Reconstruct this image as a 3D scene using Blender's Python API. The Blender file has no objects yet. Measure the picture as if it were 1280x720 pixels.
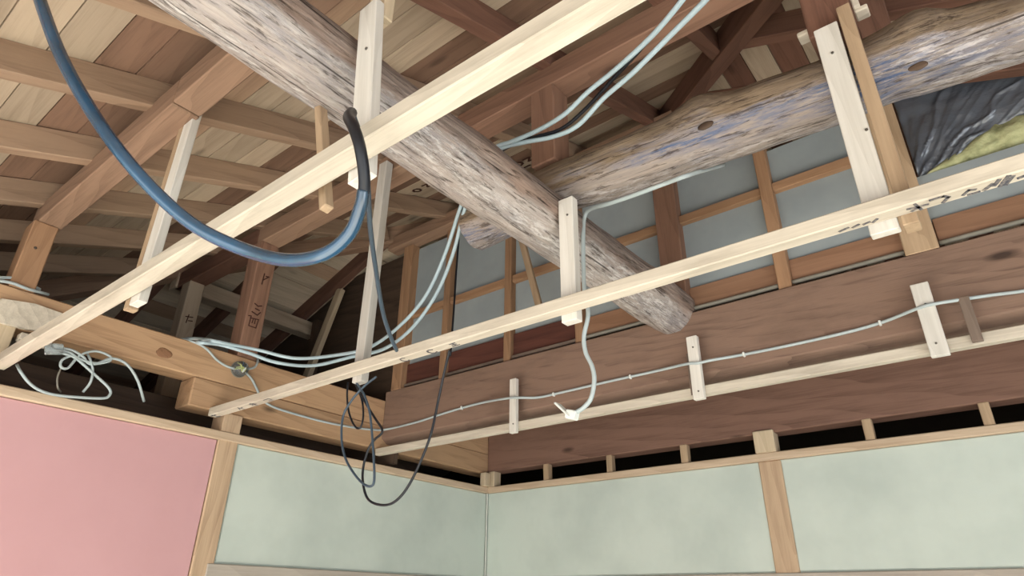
import bpy, bmesh, math, random
from mathutils import Vector, Matrix, noise

random.seed(7)
SC = bpy.context.scene
COL = SC.collection

# ------------------------------------------------------------------ camera
cam = bpy.data.cameras.new('camera')
cam.sensor_width = 36.0
cam.lens = 797.70 / 1280.0 * 36.0
cam.clip_start = 0.02
co = bpy.data.objects.new('camera', cam)
COL.objects.link(co)
_R = [[0.785992, 0.618161, 0.009671], [0.268551, -0.355469, 0.895278], [-0.556863, 0.701084, 0.445404]]
_M = Matrix(((_R[0][0], _R[1][0], -_R[2][0]), (_R[0][1], _R[1][1], -_R[2][1]), (_R[0][2], _R[1][2], -_R[2][2])))
co.matrix_world = Matrix.Translation(Vector((2.8003,-3.2891,-0.6532))) @ _M.to_4x4()
SC.camera = co

# ------------------------------------------------------------------ daylight
world = bpy.data.worlds.new('World')
SC.world = world
world.use_nodes = True
bg = world.node_tree.nodes['Background']
bg.inputs[0].default_value = (0.86, 0.93, 1.0, 1)
bg.inputs[1].default_value = 0.55

def area(name, loc, target, sx, sy, power, color):
    l = bpy.data.lights.new(name, 'AREA')
    l.shape = 'RECTANGLE'; l.size = sx; l.size_y = sy
    l.energy = power; l.color = color
    o = bpy.data.objects.new(name, l); COL.objects.link(o)
    o.location = loc
    o.rotation_euler = (Vector(target) - Vector(loc)).to_track_quat('-Z', 'Y').to_euler()
    return o
area('daylight_window', (2.0, -5.9, -1.3), (1.2, -1.0, 0.35), 4.6, 1.7, 24, (1.0, 0.985, 0.96))
sun = bpy.data.lights.new('sun', 'SUN'); sun.energy = 14.0; sun.angle = 0.02; sun.color = (1.0, 0.985, 0.96)
so = bpy.data.objects.new('sun', sun); COL.objects.link(so)
so.rotation_euler = Vector((-0.06, math.cos(math.radians(40)), -math.sin(math.radians(40)))).to_track_quat('-Z', 'Y').to_euler()
area('side_window', (6.6, -3.0, -1.2), (1.2, -1.4, 0.5), 2.6, 1.8, 34, (0.86, 0.93, 1.0))

vs = SC.view_settings
SC.display_settings.display_device = 'sRGB'
vs.view_transform = 'Standard'
vs.look = 'None'
vs.gamma = 1.0
vs.use_curve_mapping = False
vs.exposure = 0.92

# ------------------------------------------------------------------ materials
def lin(c):
    def f(v):
        v /= 255.0
        return v / 12.92 if v <= 0.04045 else ((v + 0.055) / 1.055) ** 2.4
    return (f(c[0]), f(c[1]), f(c[2]), 1.0)

class NT:
    def __init__(self, name):
        self.m = bpy.data.materials.new(name); self.m.use_nodes = True
        self.t = self.m.node_tree; self.b = self.t.nodes['Principled BSDF']
    def n(self, typ, **kw):
        nd = self.t.nodes.new(typ)
        for k, v in kw.items():
            if k in nd.bl_rna.properties and not k.startswith('i_'):
                setattr(nd, k, v)
        return nd
    def l(self, a, b): self.t.links.new(a, b)
    def ramp(self, fac, stops):
        r = self.n('ShaderNodeValToRGB')
        el = r.color_ramp.elements
        while len(el) < len(stops): el.new(0.5)
        for e, (p, c) in zip(el, stops): e.position = p; e.color = c
        self.l(fac, r.inputs[0]); return r.outputs[0]
    def mix(self, fac, a, b, mode='MIX'):
        m = self.n('ShaderNodeMix', data_type='RGBA', blend_type=mode)
        if isinstance(fac, (int, float)): m.inputs[0].default_value = fac
        else: self.l(fac, m.inputs[0])
        for s, v in ((m.inputs[6], a), (m.inputs[7], b)):
            if isinstance(v, tuple): s.default_value = v
            else: self.l(v, s)
        return m.outputs[2]
    def math(self, op, a, b=None):
        m = self.n('ShaderNodeMath', operation=op)
        for s, v in zip(m.inputs, (a, b)):
            if v is None: continue
            if isinstance(v, (int, float)): s.default_value = v
            else: self.l(v, s)
        return m.outputs[0]

def coords(T, scale=(1, 1, 1)):
    tc = T.n('ShaderNodeTexCoord'); oi = T.n('ShaderNodeObjectInfo')
    mul = T.n('ShaderNodeVectorMath', operation='SCALE'); mul.inputs[0].default_value = (37.0, 53.0, 71.0)
    T.l(oi.outputs['Random'], mul.inputs['Scale'])
    add = T.n('ShaderNodeVectorMath', operation='ADD')
    T.l(tc.outputs['Object'], add.inputs[0]); T.l(mul.outputs[0], add.inputs[1])
    return add.outputs[0], oi.outputs['Random'], tc.outputs['Object']

def vmul(T, vec, s):
    m = T.n('ShaderNodeVectorMath', operation='MULTIPLY'); m.inputs[1].default_value = s
    T.l(vec, m.inputs[0]); return m.outputs[0]

def noise_tex(T, vec, scale=1.0, detail=4.0, rough=0.6, dist=0.0):
    n = T.n('ShaderNodeTexNoise'); n.inputs['Scale'].default_value = scale
    n.inputs['Detail'].default_value = detail; n.inputs['Roughness'].default_value = rough
    n.inputs['Distortion'].default_value = dist
    T.l(vec, n.inputs['Vector']); return n.outputs['Fac']

def wood(name, dark, light, grain=1.0, knots=0.5, dirt=0.25, dirtcol=(70, 52, 40), rough=0.75, bump=0.25, ringscale=9.0, vary=0.14):
    """sawn timber, grain along the object's own X axis"""
    def ds(c, k=0.74):
        m_ = 0.3 * c[0] + 0.59 * c[1] + 0.11 * c[2]
        return tuple(m_ + (v - m_) * k for v in c)
    dark, light, dirtcol = ds(dark), ds(light), ds(dirtcol)
    T = NT(name)
    P, rnd, _ = coords(T)
    warp = noise_tex(T, vmul(T, P, (1.3, 5, 5)), 1.0, 2.0, 0.5)
    # growth figure: bands bent by a slow noise along the length
    wv = T.n('ShaderNodeTexWave', wave_type='BANDS', bands_direction='DIAGONAL', wave_profile='SAW')
    wv.inputs['Scale'].default_value = ringscale; wv.inputs['Distortion'].default_value = 9.0
    wv.inputs['Detail'].default_value = 2.0; wv.inputs['Detail Scale'].default_value = 0.7
    T.l(vmul(T, P, (0.16, 1.0, 1.0)), wv.inputs['Vector'])
    fine = noise_tex(T, vmul(T, P, (5, 190, 190)), 1.0, 3.0, 0.65)
    mid = noise_tex(T, vmul(T, P, (1.6, 30, 30)), 1.0, 4.0, 0.6, 0.3)
    f = T.math('ADD', T.math('MULTIPLY', wv.outputs['Fac'], 0.22 * grain), T.math('MULTIPLY', fine, 0.48 * grain))
    f = T.math('ADD', f, T.math('MULTIPLY', mid, 0.75))
    f = T.math('ADD', f, T.math('MULTIPLY', warp, 0.35))
    col = T.ramp(f, [(0.42, lin(dark)), (0.98, lin(light))])
    # knots
    if knots > 0:
        vo = T.n('ShaderNodeTexVoronoi'); vo.inputs['Scale'].default_value = 1.0
        T.l(vmul(T, P, (2.3, 6.5, 6.5)), vo.inputs['Vector'])
        k = T.n('ShaderNodeMapRange'); k.inputs['From Min'].default_value = 0.05; k.inputs['From Max'].default_value = 0.13
        k.inputs['To Min'].default_value = knots; k.inputs['To Max'].default_value = 0.0
        T.l(vo.outputs['Distance'], k.inputs['Value'])
        col = T.mix(k.outputs[0], col, lin(tuple(int(c * 0.52) for c in dark)))
    # dirt and weather stains
    st = noise_tex(T, vmul(T, P, (2.2, 9, 9)), 1.0, 5.0, 0.7)
    sr = T.ramp(st, [(0.5, (0, 0, 0, 1)), (0.78, (1, 1, 1, 1))])
    col = T.mix(T.math('MULTIPLY', sr, dirt), col, lin(dirtcol))
    # each timber a little lighter or darker than the next
    mr = T.n('ShaderNodeMapRange'); mr.inputs['To Min'].default_value = 1 - vary; mr.inputs['To Max'].default_value = 1 + vary
    T.l(rnd, mr.inputs['Value'])
    hs = T.n('ShaderNodeHueSaturation'); T.l(mr.outputs[0], hs.inputs['Value']); T.l(col, hs.inputs['Color'])
    T.l(hs.outputs[0], T.b.inputs['Base Color'])
    T.b.inputs['Roughness'].default_value = rough
    T.b.inputs['Specular IOR Level'].default_value = 0.25
    bp = T.n('ShaderNodeBump'); bp.inputs['Strength'].default_value = bump; bp.inputs['Distance'].default_value = 0.003
    T.l(f, bp.inputs['Height']); T.l(bp.outputs[0], T.b.inputs['Normal'])
    return T.m

W = {}
W['batten'] = wood('pale_batten_wood', (172, 155, 131), (216, 201, 177), 0.9, 0.4, 0.5, (132, 116, 98))
W['hanger'] = wood('new_planed_wood', (184, 175, 160), (218, 211, 199), 0.6, 0.15, 0.08, (150, 130, 100))
W['stick'] = wood('tan_stick_wood', (150, 116, 80), (192, 156, 116), 0.8, 0.3, 0.15)
W['greystick'] = wood('old_grey_stick_wood', (92, 74, 62), (128, 106, 90), 0.8, 0.2, 0.2)
W['girder'] = wood('girder_wood', (138, 92, 56), (196, 148, 102), 1.25, 0.75, 0.18, (84, 58, 38), ringscale=7)
W['tie'] = wood('dark_tie_beam_wood', (78, 54, 42), (136, 102, 82), 1.4, 0.8, 0.4, (62, 44, 36), ringscale=15)
W['lower'] = wood('dark_wall_beam_wood', (86, 54, 40), (136, 94, 74), 1.1, 0.7, 0.3, (64, 42, 32), ringscale=7)
W['purlin'] = wood('purlin_wood', (112, 79, 58), (158, 118, 89), 1.0, 0.5, 0.22, (78, 54, 40))
W['purlin_red'] = wood('red_purlin_wood', (100, 64, 46), (150, 104, 78), 1.0, 0.5, 0.25, (66, 42, 32))
W['rafter'] = wood('rafter_wood', (124, 92, 68), (168, 132, 101), 1.1, 0.5, 0.25, (84, 56, 38))
W['darkrafter'] = wood('dark_rafter_wood', (84, 50, 37), (124, 80, 60), 1.0, 0.4, 0.3, (52, 32, 25))
W['board'] = wood('pale_roof_board_wood', (142, 120, 95), (183, 158, 129), 1.0, 0.45, 0.18, (120, 92, 66), ringscale=6)
W['boardlit'] = wood('brightened_roof_board_wood', (164, 140, 112), (208, 184, 152), 1.0, 0.45, 0.18, (120, 92, 66), ringscale=6)  # lighter copy of the pale boards, makes up for weak light on the left hip
W['boardmid'] = wood('brown_roof_board_wood', (146, 110, 82), (186, 146, 112), 1.0, 0.5, 0.2, (84, 58, 40), ringscale=6)
W['boarddark'] = wood('red_brown_roof_board_wood', (102, 71, 53), (138, 100, 76), 1.0, 0.5, 0.2, (60, 38, 28), ringscale=6)
W['stud'] = wood('stud_wood', (128, 86, 54), (170, 122, 82), 1.0, 0.4, 0.2)
W['sillr'] = wood('brown_skirt_board', (122, 80, 52), (156, 108, 76), 0.7, 0.3, 0.2)
W['silll'] = wood('dark_red_skirt_board', (74, 36, 28), (108, 56, 42), 0.7, 0.3, 0.2, (40, 22, 18))
W['trim'] = wood('rail_wood', (180, 144, 108), (214, 182, 146), 0.9, 0.2, 0.15, (140, 104, 72), vary=0.03)
W['post'] = wood('post_wood', (162, 124, 90), (206, 168, 128), 1.0, 0.2, 0.2, (120, 88, 62), vary=0.03)
W['block'] = wood('pale_block_wood', (170, 142, 104), (206, 180, 142), 0.8, 0.2, 0.2)
W['deep'] = wood('attic_dark_wood', (66, 48, 36), (96, 72, 54), 1.0, 0.4, 0.3, (40, 28, 22))
W['lowtrim'] = wood('grey_sill_wood', (164, 148, 132), (192, 178, 160), 0.8, 0.0, 0.1, vary=0.02)

def log_mat(name, base_dark, base_light, bare, blue, blueamt, red, white=0.8, lowz=-0.5):
    T = NT(name)
    P, rnd, obj = coords(T)
    streak = noise_tex(T, vmul(T, P, (7, 105, 105)), 1.0, 6.0, 0.7, 0.2)
    broad = noise_tex(T, vmul(T, P, (1.3, 14, 14)), 1.0, 4.0, 0.6)
    f = T.math('ADD', T.math('MULTIPLY', streak, 0.62), T.math('MULTIPLY', broad, 0.38))
    col = T.ramp(f, [(0.38, lin(base_dark)), (0.5, lin(tuple((a + b) // 2 for a, b in zip(base_dark, base_light)))), (0.62, lin(base_light))])
    pn = noise_tex(T, vmul(T, P, (2.2, 9, 9)), 1.0, 5.0, 0.7)
    col = T.mix(T.math('MULTIPLY', T.ramp(pn, [(0.46, (0, 0, 0, 1)), (0.62, (1, 1, 1, 1))]), 0.55), col, lin(red))
    # bark has flaked off in pale scales
    wn = noise_tex(T, vmul(T, P, (13, 62, 62)), 1.0, 7.0, 0.78)
    wp = noise_tex(T, vmul(T, P, (1.2, 7, 7)), 1.0, 2.0, 0.5)
    wm = T.math('MULTIPLY', T.ramp(wn, [(0.47, (0, 0, 0, 1)), (0.56, (1, 1, 1, 1))]), T.ramp(wp, [(0.38, (0, 0, 0, 1)), (0.56, (1, 1, 1, 1))]))
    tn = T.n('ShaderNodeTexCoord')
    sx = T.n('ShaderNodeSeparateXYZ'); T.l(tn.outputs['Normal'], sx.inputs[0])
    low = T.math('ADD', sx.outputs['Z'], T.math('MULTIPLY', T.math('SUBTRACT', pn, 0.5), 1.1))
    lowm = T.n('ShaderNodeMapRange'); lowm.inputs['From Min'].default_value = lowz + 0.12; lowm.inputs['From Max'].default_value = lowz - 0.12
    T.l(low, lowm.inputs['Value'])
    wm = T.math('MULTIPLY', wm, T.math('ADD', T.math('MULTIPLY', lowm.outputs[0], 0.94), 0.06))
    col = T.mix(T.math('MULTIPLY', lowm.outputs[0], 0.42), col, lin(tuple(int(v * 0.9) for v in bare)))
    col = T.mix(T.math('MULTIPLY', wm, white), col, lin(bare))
    if blueamt:
        bn = noise_tex(T, vmul(T, P, (1.5, 6, 6)), 1.1, 3.0, 0.6)
        bs = noise_tex(T, vmul(T, P, (11, 90, 90)), 1.0, 5.0, 0.75)
        bm = T.math('MULTIPLY', T.ramp(bn, [(0.42, (0, 0, 0, 1)), (0.6, (1, 1, 1, 1))]), T.ramp(bs, [(0.4, (0, 0, 0, 1)), (0.58, (1, 1, 1, 1))]))
        bm = T.math('MULTIPLY', bm, T.math('ADD', T.math('MULTIPLY', lowm.outputs[0], 0.9), 0.1))  # bluish daylight reflection painted into the down-facing side
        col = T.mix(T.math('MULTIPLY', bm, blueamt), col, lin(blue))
    dn = noise_tex(T, vmul(T, P, (9, 80, 80)), 1.0, 5.0, 0.75, 0.4)
    dm = T.ramp(dn, [(0.36, (1, 1, 1, 1)), (0.46, (0, 0, 0, 1))])
    col = T.mix(T.math('MULTIPLY', dm, 0.78), col, lin((64, 50, 42)))
    crk = noise_tex(T, vmul(T, P, (1.1, 75, 75)), 1.0, 2.0, 0.5, 0.5)
    cm = T.ramp(crk, [(0.27, (1, 1, 1, 1)), (0.31, (0, 0, 0, 1))])
    col = T.mix(T.math('MULTIPLY', cm, 0.8), col, lin((44, 34, 30)))
    T.l(col, T.b.inputs['Base Color'])
    T.b.inputs['Roughness'].default_value = 0.8
    T.b.inputs['Specular IOR Level'].default_value = 0.25
    h = T.math('ADD', T.math('ADD', streak, T.math('MULTIPLY', wm, 0.4)), T.math('MULTIPLY', T.math('ADD', cm, dm), -0.5))
    bp = T.n('ShaderNodeBump'); bp.inputs['Strength'].default_value = 0.7; bp.inputs['Distance'].default_value = 0.006
    T.l(h, bp.inputs['Height']); T.l(bp.outputs[0], T.b.inputs['Normal'])
    return T.m
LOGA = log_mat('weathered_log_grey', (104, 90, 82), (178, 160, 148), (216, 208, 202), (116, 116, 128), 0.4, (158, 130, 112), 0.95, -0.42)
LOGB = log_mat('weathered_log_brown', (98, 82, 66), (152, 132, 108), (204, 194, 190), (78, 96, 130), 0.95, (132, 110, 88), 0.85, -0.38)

def plain(name, col, rough=0.6, metallic=0.0, spec=0.4, mottle=0.0, mscale=4.0, bump=0.0, bscale=300.0, mcol=None):
    T = NT(name)
    T.b.inputs['Roughness'].default_value = rough; T.b.inputs['Metallic'].default_value = metallic
    T.b.inputs['Specular IOR Level'].default_value = spec
    P, rnd, _ = coords(T)
    nz = noise_tex(T, P, mscale, 4.0, 0.6)
    c2 = mcol or tuple(int(v * 0.86) for v in col)
    T.l(T.mix(T.math('MULTIPLY', T.ramp(nz, [(0.4, (0, 0, 0, 1)), (0.68, (1, 1, 1, 1))]), mottle), lin(col), lin(c2)), T.b.inputs['Base Color'])
    if bump:
        b = T.n('ShaderNodeBump'); b.inputs['Strength'].default_value = bump; b.inputs['Distance'].default_value = 0.002
        T.l(noise_tex(T, P, bscale, 2.0, 0.6), b.inputs['Height']); T.l(b.outputs[0], T.b.inputs['Normal'])
    return T.m
M = {}
M['plaster'] = plain('pale_green_plaster', (203, 211, 201), 0.9, spec=0.15, mottle=0.9, mscale=2.6, bump=0.25, bscale=420, mcol=(188, 197, 188))
M['pink'] = plain('pink_wall_cloth', (207, 162, 164), 0.95, spec=0.1, mottle=0.5, mscale=3, bump=0.4, bscale=600, mcol=(201, 156, 157))
M['caulk'] = plain('white_corner_bead', (206, 208, 198), 0.7)
M['board'] = plain('grey_plasterboard', (152, 159, 160), 0.85, spec=0.2, mottle=0.9, mscale=3.5, bump=0.1, mcol=(140, 147, 149))
M['floor'] = plain('straw_floor', (208, 206, 196), 0.8, mottle=0.4)
M['dim'] = plain('bare_grey_brown_board', (70, 60, 50), 0.9, mottle=0.5)
M['greycable'] = plain('grey_vinyl_cable', (176, 186, 186), 0.45, mottle=0.3, mscale=8)
M['paircable'] = plain('pale_blue_grey_cable', (170, 188, 194), 0.4, mottle=0.3, mscale=8)
M['blackcable'] = plain('black_rubber_cable', (26, 28, 34), 0.4, mottle=0.4, mscale=12)
M['darkcable'] = plain('dark_blue_grey_cable', (66, 80, 92), 0.35, mottle=0.4, mscale=12)
M['bluecable'] = plain('glossy_blue_hose', (24, 72, 104), 0.22, spec=1.0, mottle=0.8, mscale=6, mcol=(18, 46, 62))
_b = M['bluecable'].node_tree.nodes['Principled BSDF']; _b.inputs['Coat Weight'].default_value = 0.25; _b.inputs['Coat Roughness'].default_value = 0.12
M['whiteplastic'] = plain('white_plastic', (226, 228, 222), 0.4)
M['greenwire'] = plain('yellow_green_wire', (188, 196, 130), 0.5)
M['ink'] = plain('blue_black_ink', (74, 74, 82), 0.9, mottle=0.9, mscale=120, mcol=(150, 140, 128))
M['brownink'] = plain('brown_brush_ink', (66, 36, 26), 0.9)
M['nail'] = plain('steel_nail', (120, 116, 110), 0.35, metallic=0.8)
M['insul'] = plain('yellow_green_glass_wool', (186, 186, 142), 1.0, spec=0.05, mottle=1.0, mscale=16, bump=1.0, bscale=120, mcol=(134, 138, 100))
M['pvc'] = plain('grey_conduit', (142, 136, 124), 0.6, mottle=0.4)

def plastic_film():
    T = NT('black_plastic_film')
    T.b.inputs['Base Color'].default_value = lin((84, 88, 96)); T.b.inputs['Roughness'].default_value = 0.14
    T.b.inputs['Specular IOR Level'].default_value = 0.8
    P, r, _ = coords(T)
    b = T.n('ShaderNodeBump'); b.inputs['Strength'].default_value = 0.5; b.inputs['Distance'].default_value = 0.006
    T.l(noise_tex(T, vmul(T, P, (14, 40, 40)), 1.0, 3.0, 0.6, 0.5), b.inputs['Height']); T.l(b.outputs[0], T.b.inputs['Normal'])
    return T.m
M['film'] = plastic_film()
def clear():
    T = NT('clear_plastic')
    T.b.inputs['Base Color'].default_value = (0.9, 0.92, 0.92, 1); T.b.inputs['Roughness'].default_value = 0.12
    T.b.inputs['Transmission Weight'].default_value = 0.9; T.b.inputs['IOR'].default_value = 1.3
    return T.m
M['clear'] = clear()

# ------------------------------------------------------------------ builders
def tag(o, label=None, cat=None, group=None, kind=None):
    if label: o['label'] = label
    if cat: o['category'] = cat
    if group: o['group'] = group
    if kind: o['kind'] = kind
    return o

def link(name, bm, m, parent=None, smooth=False):
    me = bpy.data.meshes.new(name); bm.to_mesh(me); bm.free()
    if smooth:
        for p in me.polygons: p.use_smooth = True
    if m: me.materials.append(m)
    o = bpy.data.objects.new(name, me); COL.objects.link(o)
    if parent: o.parent = parent
    return o

WM = {}
def place(o, mw):
    """set a world placement, minding the parent"""
    if o.parent: o.matrix_parent_inverse = WM[o.parent.name].inverted()
    o.matrix_basis = mw
    WM[o.name] = mw.copy()
    return o

def frame(p0, p1, up=(0, 0, 1)):
    p0, p1 = Vector(p0), Vector(p1)
    x = (p1 - p0).normalized(); z = Vector(up); z = (z - x * z.dot(x))
    z = z.normalized() if z.length > 1e-5 else x.orthogonal().normalized()
    y = z.cross(x)
    m = Matrix((x, y, z)).transposed().to_4x4(); m.translation = (p0 + p1) / 2
    return m, (p1 - p0).length

def timber(name, p0, p1, w, h, m, parent=None, label=None, cat=None, group=None, kind=None, up=(0, 0, 1), bevel=0.003, rough=0.0, top0=None, segs=1):
    """a sawn timber from p0 to p1 (centre line), w wide and h tall across 'up', grain along its length"""
    mw, L = frame(p0, p1, up)
    bm = bmesh.new()
    bmesh.ops.create_cube(bm, size=1.0)
    bmesh.ops.scale(bm, vec=(L, w, h), verts=bm.verts)
    if segs > 1:
        es = [e for e in bm.edges if abs(e.verts[0].co.x - e.verts[1].co.x) > L * 0.5]
        bmesh.ops.subdivide_edges(bm, edges=es, cuts=segs - 1)
        sx, sy, sz = random.random() * 50, random.random() * 50, random.random() * 50
        for v in bm.verts:
            v.co.y += rough * noise.noise((v.co.x * 1.1 + sx, sy, 0)); v.co.z += rough * noise.noise((v.co.x * 1.1, sz, 3.0))
    if bevel:
        es = [e for e in bm.edges if len(e.link_faces) == 2 and e.link_faces[0].normal.angle(e.link_faces[1].normal, 0) > 0.6]
        bmesh.ops.bevel(bm, geom=es, offset=min(bevel, w * 0.2, h * 0.2), segments=1, affect='EDGES')
    o = link(name, bm, m, parent)
    place(o, mw)
    return tag(o, label, cat, group, kind)

def box(name, xs, ys, zs, m, axis='X', **kw):
    cx, cy, cz = sum(xs) / 2, sum(ys) / 2, sum(zs) / 2
    dx, dy, dz = xs[1] - xs[0], ys[1] - ys[0], zs[1] - zs[0]
    if axis == 'X': return timber(name, (xs[0], cy, cz), (xs[1], cy, cz), dy, dz, m, **kw)
    if axis == 'Y': return timber(name, (cx, ys[0], cz), (cx, ys[1], cz), dx, dz, m, **kw)
    return timber(name, (cx, cy, zs[0]), (cx, cy, zs[1]), dy, dx, m, up=(1, 0, 0), **kw)

def spline(pts, per=8):
    P = [Vector(p) for p in pts]
    P = [P[0] * 2 - P[1]] + P + [P[-1] * 2 - P[-2]]
    out = []
    for i in range(1, len(P) - 2):
        a, b, c, d = P[i - 1:i + 3]
        for k in range(per):
            t = k / per
            out.append(0.5 * ((2 * b) + (c - a) * t + (2 * a - 5 * b + 4 * c - d) * t * t + (3 * b - a - 3 * c + d) * t ** 3))
    out.append(P[-2]); return out

def tube_bm(path, r, n=8, flat=1.0, bm=None):
    bm = bm or bmesh.new()
    t0 = (path[1] - path[0]).normalized(); nrm = t0.orthogonal().normalized(); rings = []
    for i, p in enumerate(path):
        t = (path[min(i + 1, len(path) - 1)] - path[max(i - 1, 0)]).normalized()
        nrm = (nrm - t * nrm.dot(t)).normalized(); bn = t.cross(nrm)
        rr = r(i / (len(path) - 1)) if callable(r) else r
        rings.append([bm.verts.new(p + (nrm * math.cos(2 * math.pi * k / n) + bn * math.sin(2 * math.pi * k / n) * flat) * rr) for k in range(n)])
    for a, b in zip(rings, rings[1:]):
        for k in range(n): bm.faces.new((a[k], a[(k + 1) % n], b[(k + 1) % n], b[k]))
    bm.faces.new(rings[0][::-1]); bm.faces.new(rings[-1])
    return bm

def cable(name, pts, r, m, label=None, cat='cable', group=None, parent=None, per=8, n=8):
    path = spline(pts, per)
    base = Vector(path[0]) if not parent else Vector((0, 0, 0))
    bm = tube_bm([p - base for p in path], r, n)
    bmesh.ops.recalc_face_normals(bm, faces=bm.faces)
    o = link(name, bm, m, parent, True)
    if not parent: place(o, Matrix.Translation(base))
    else: place(o, Matrix.Identity(4))
    return tag(o, label, cat if not parent else None, group)

def nail(parent, p, d, r=0.004):
    p, d = Vector(p), Vector(d)
    bm = bmesh.new()
    bmesh.ops.create_cone(bm, cap_ends=True, segments=8, radius1=r, radius2=r * 0.8, depth=0.004)
    o = link('nail', bm, M['nail'], parent)
    return place(o, Matrix.Translation(p) @ d.to_track_quat('Z', 'Y').to_matrix().to_4x4())

def strokes(parent, origin, ux, uy, lines, size, width, m, name='ink_mark'):
    """flat brush or stamp marks on a face: polylines in the face's own (u, v)"""
    o_, ux, uy = Vector(origin), Vector(ux).normalized(), Vector(uy).normalized()
    nn = ux.cross(uy); bm = bmesh.new()
    for ln in lines:
        for (a, b) in zip(ln, ln[1:]):
            A = Vector((a[0] * size, a[1] * size, 0)); B = Vector((b[0] * size, b[1] * size, 0))
            d = (B - A); 
            if d.length < 1e-6: continue
            d.normalize(); s = Vector((-d.y, d.x, 0)) * width / 2; e = d * width * 0.35
            vs4 = [bm.verts.new(q + Vector((0, 0, 0.0012))) for q in (A - e - s, B + e - s, B + e + s, A - e + s)]
            lo4 = [bm.verts.new(v.co - Vector((0, 0, 0.0011))) for v in vs4]
            bm.faces.new(vs4); 
            for k in range(4): bm.faces.new((lo4[k], lo4[(k + 1) % 4], vs4[(k + 1) % 4], vs4[k]))
    o = link(name, bm, m, parent)
    mw = Matrix((ux, uy, nn)).transposed().to_4x4(); mw.translation = o_
    return place(o, mw)

def empty(name, loc=(0, 0, 0)):
    o = bpy.data.objects.new(name, None); o.empty_display_size = 0.1; COL.objects.link(o); o.location = loc; WM[o.name] = Matrix.Translation(Vector(loc)); return o

# ================================================================== SETTING
FL = -2.2
# the room: plastered walls up to the picture rail (rail underside at z = 0)
box('floor', (-3.4, 6.2), (-5.6, 2.2), (FL - 0.06, FL), M['floor'], kind='structure', bevel=0)
wl = box('wall_left', (-0.09, -0.006), (-5.2, -0.0), (FL, 0.0), M['plaster'], axis='Y', kind='structure', bevel=0)
box('pink_panel', (-0.02, 0.004), (-3.6, -1.868), (FL, -0.006), M['pink'], axis='Y', parent=wl, label='pink cloth covered wall panel', bevel=0.002)
box('plaster_panel', (-0.02, 0.0), (-1.76, -0.012), (-0.5, -0.006), M['plaster'], axis='Y', parent=wl, bevel=0.002)
wr = box('wall_right', (0.0, 6.0), (0.006, 0.09), (FL, 0.0), M['plaster'], axis='X', kind='structure', bevel=0)
box('plaster_panel', (0.012, 1.765), (0.0, 0.02), (-0.5, -0.006), M['plaster'], parent=wr, bevel=0.002)
box('plaster_panel', (1.872, 5.0), (0.0, 0.02), (-0.5, -0.006), M['plaster'], parent=wr, bevel=0.002)
# corner bead
box('trim_1', (0.0, 0.010), (-0.010, 0.0), (FL, -0.004), M['caulk'], axis='Z', kind='structure', bevel=0.003)
# picture rails
RZ = (-0.004, 0.034)
box('trim_2', (-0.09, 0.020), (-5.2, 0.09), RZ, W['trim'], axis='Y', kind='structure', bevel=0.004)
box('trim_3', (0.020, 6.0), (-0.020, 0.09), RZ, W['trim'], axis='X', kind='structure', bevel=0.004)
# wall posts
box('trim_4', (-0.085, 0.010), (-1.864, -1.768), (FL, 0.03), W['post'], axis='Z', kind='structure', bevel=0.005)
box('trim_5', (1.764, 1.872), (-0.010, 0.085), (FL, -0.004), W['post'], axis='Z', kind='structure', bevel=0.005)
# sill rails under the plaster
box('trim_6', (-0.05, 0.016), (-1.800, 0.0), (-0.62, -0.508), W['lowtrim'], axis='Y', kind='structure', bevel=0.003)
box('trim_7', (0.016, 6.0), (-0.016, 0.05), (-0.62, -0.508), W['lowtrim'], axis='X', kind='structure', bevel=0.003)
# enclosing walls of the house round the attic, unlit
box('wall_far_left', (-3.4, -3.3), (-5.6, 2.2), (FL, 0.9), M['dim'], axis='Y', kind='structure', bevel=0)
box('wall_far_back', (-3.4, 6.2), (2.1, 2.2), (FL, 1.4), M['dim'], kind='structure', bevel=0)
M['loft'] = plain('attic_floor_board', (128, 112, 94), 0.9, mottle=0.5)  # colour lightened to bounce more light up into the left attic
box('ceiling_left_room', (-3.3, -0.09), (-5.2, 2.1), (0.02, 0.05), M['loft'], axis='Y', kind='structure', bevel=0)
box('ceiling_back_room', (-0.09, 6.2), (0.09, 2.1), (0.02, 0.05), M['dim'], kind='structure', bevel=0)

# ------------------------------------------------------------------ the roof
T_ = 0.38                                     # pitch
RB = 0.79                                     # rafter underside over the low purlin line
YP = -2.73
def zmain(y): return RB + T_ * (y - YP)       # rafter underside, front slope
XA = 0.95; YA = 0.05                          # apex
def zleft(x): return zmain(x - 0.9)           # hip planes: same heights at 45 degrees
def zright(x): return zmain(1.0 - x)
RH = 0.10; RW = 0.05
ca = math.cos(math.atan(T_))
roof = empty('ceiling', (XA, YA, zmain(YA) + 0.2)); roof['kind'] = 'structure'

def quad_board(name, pts, nrm, th, m, parent, axis):
    """a roof board: four underside corners, thickness along the slope normal, grain along axis"""
    c = sum((Vector(p) for p in pts), Vector()) / 4
    x = Vector(axis).normalized(); z = Vector(nrm).normalized(); y = z.cross(x).normalized()
    mw = Matrix((x, y, z)).transposed().to_4x4(); mw.translation = c; inv = mw.inverted()
    bm = bmesh.new()
    lo = [bm.verts.new(inv @ Vector(p)) for p in pts]
    hi = [bm.verts.new(v.co + Vector((0, 0, th))) for v in lo]
    bm.faces.new(lo); bm.faces.new(hi[::-1])
    for k in range(4): bm.faces.new((lo[k], hi[k], hi[(k + 1) % 4], lo[(k + 1) % 4]))
    bmesh.ops.recalc_face_normals(bm, faces=bm.faces)
    o = link(name, bm, m, parent); place(o, mw); return o

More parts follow.
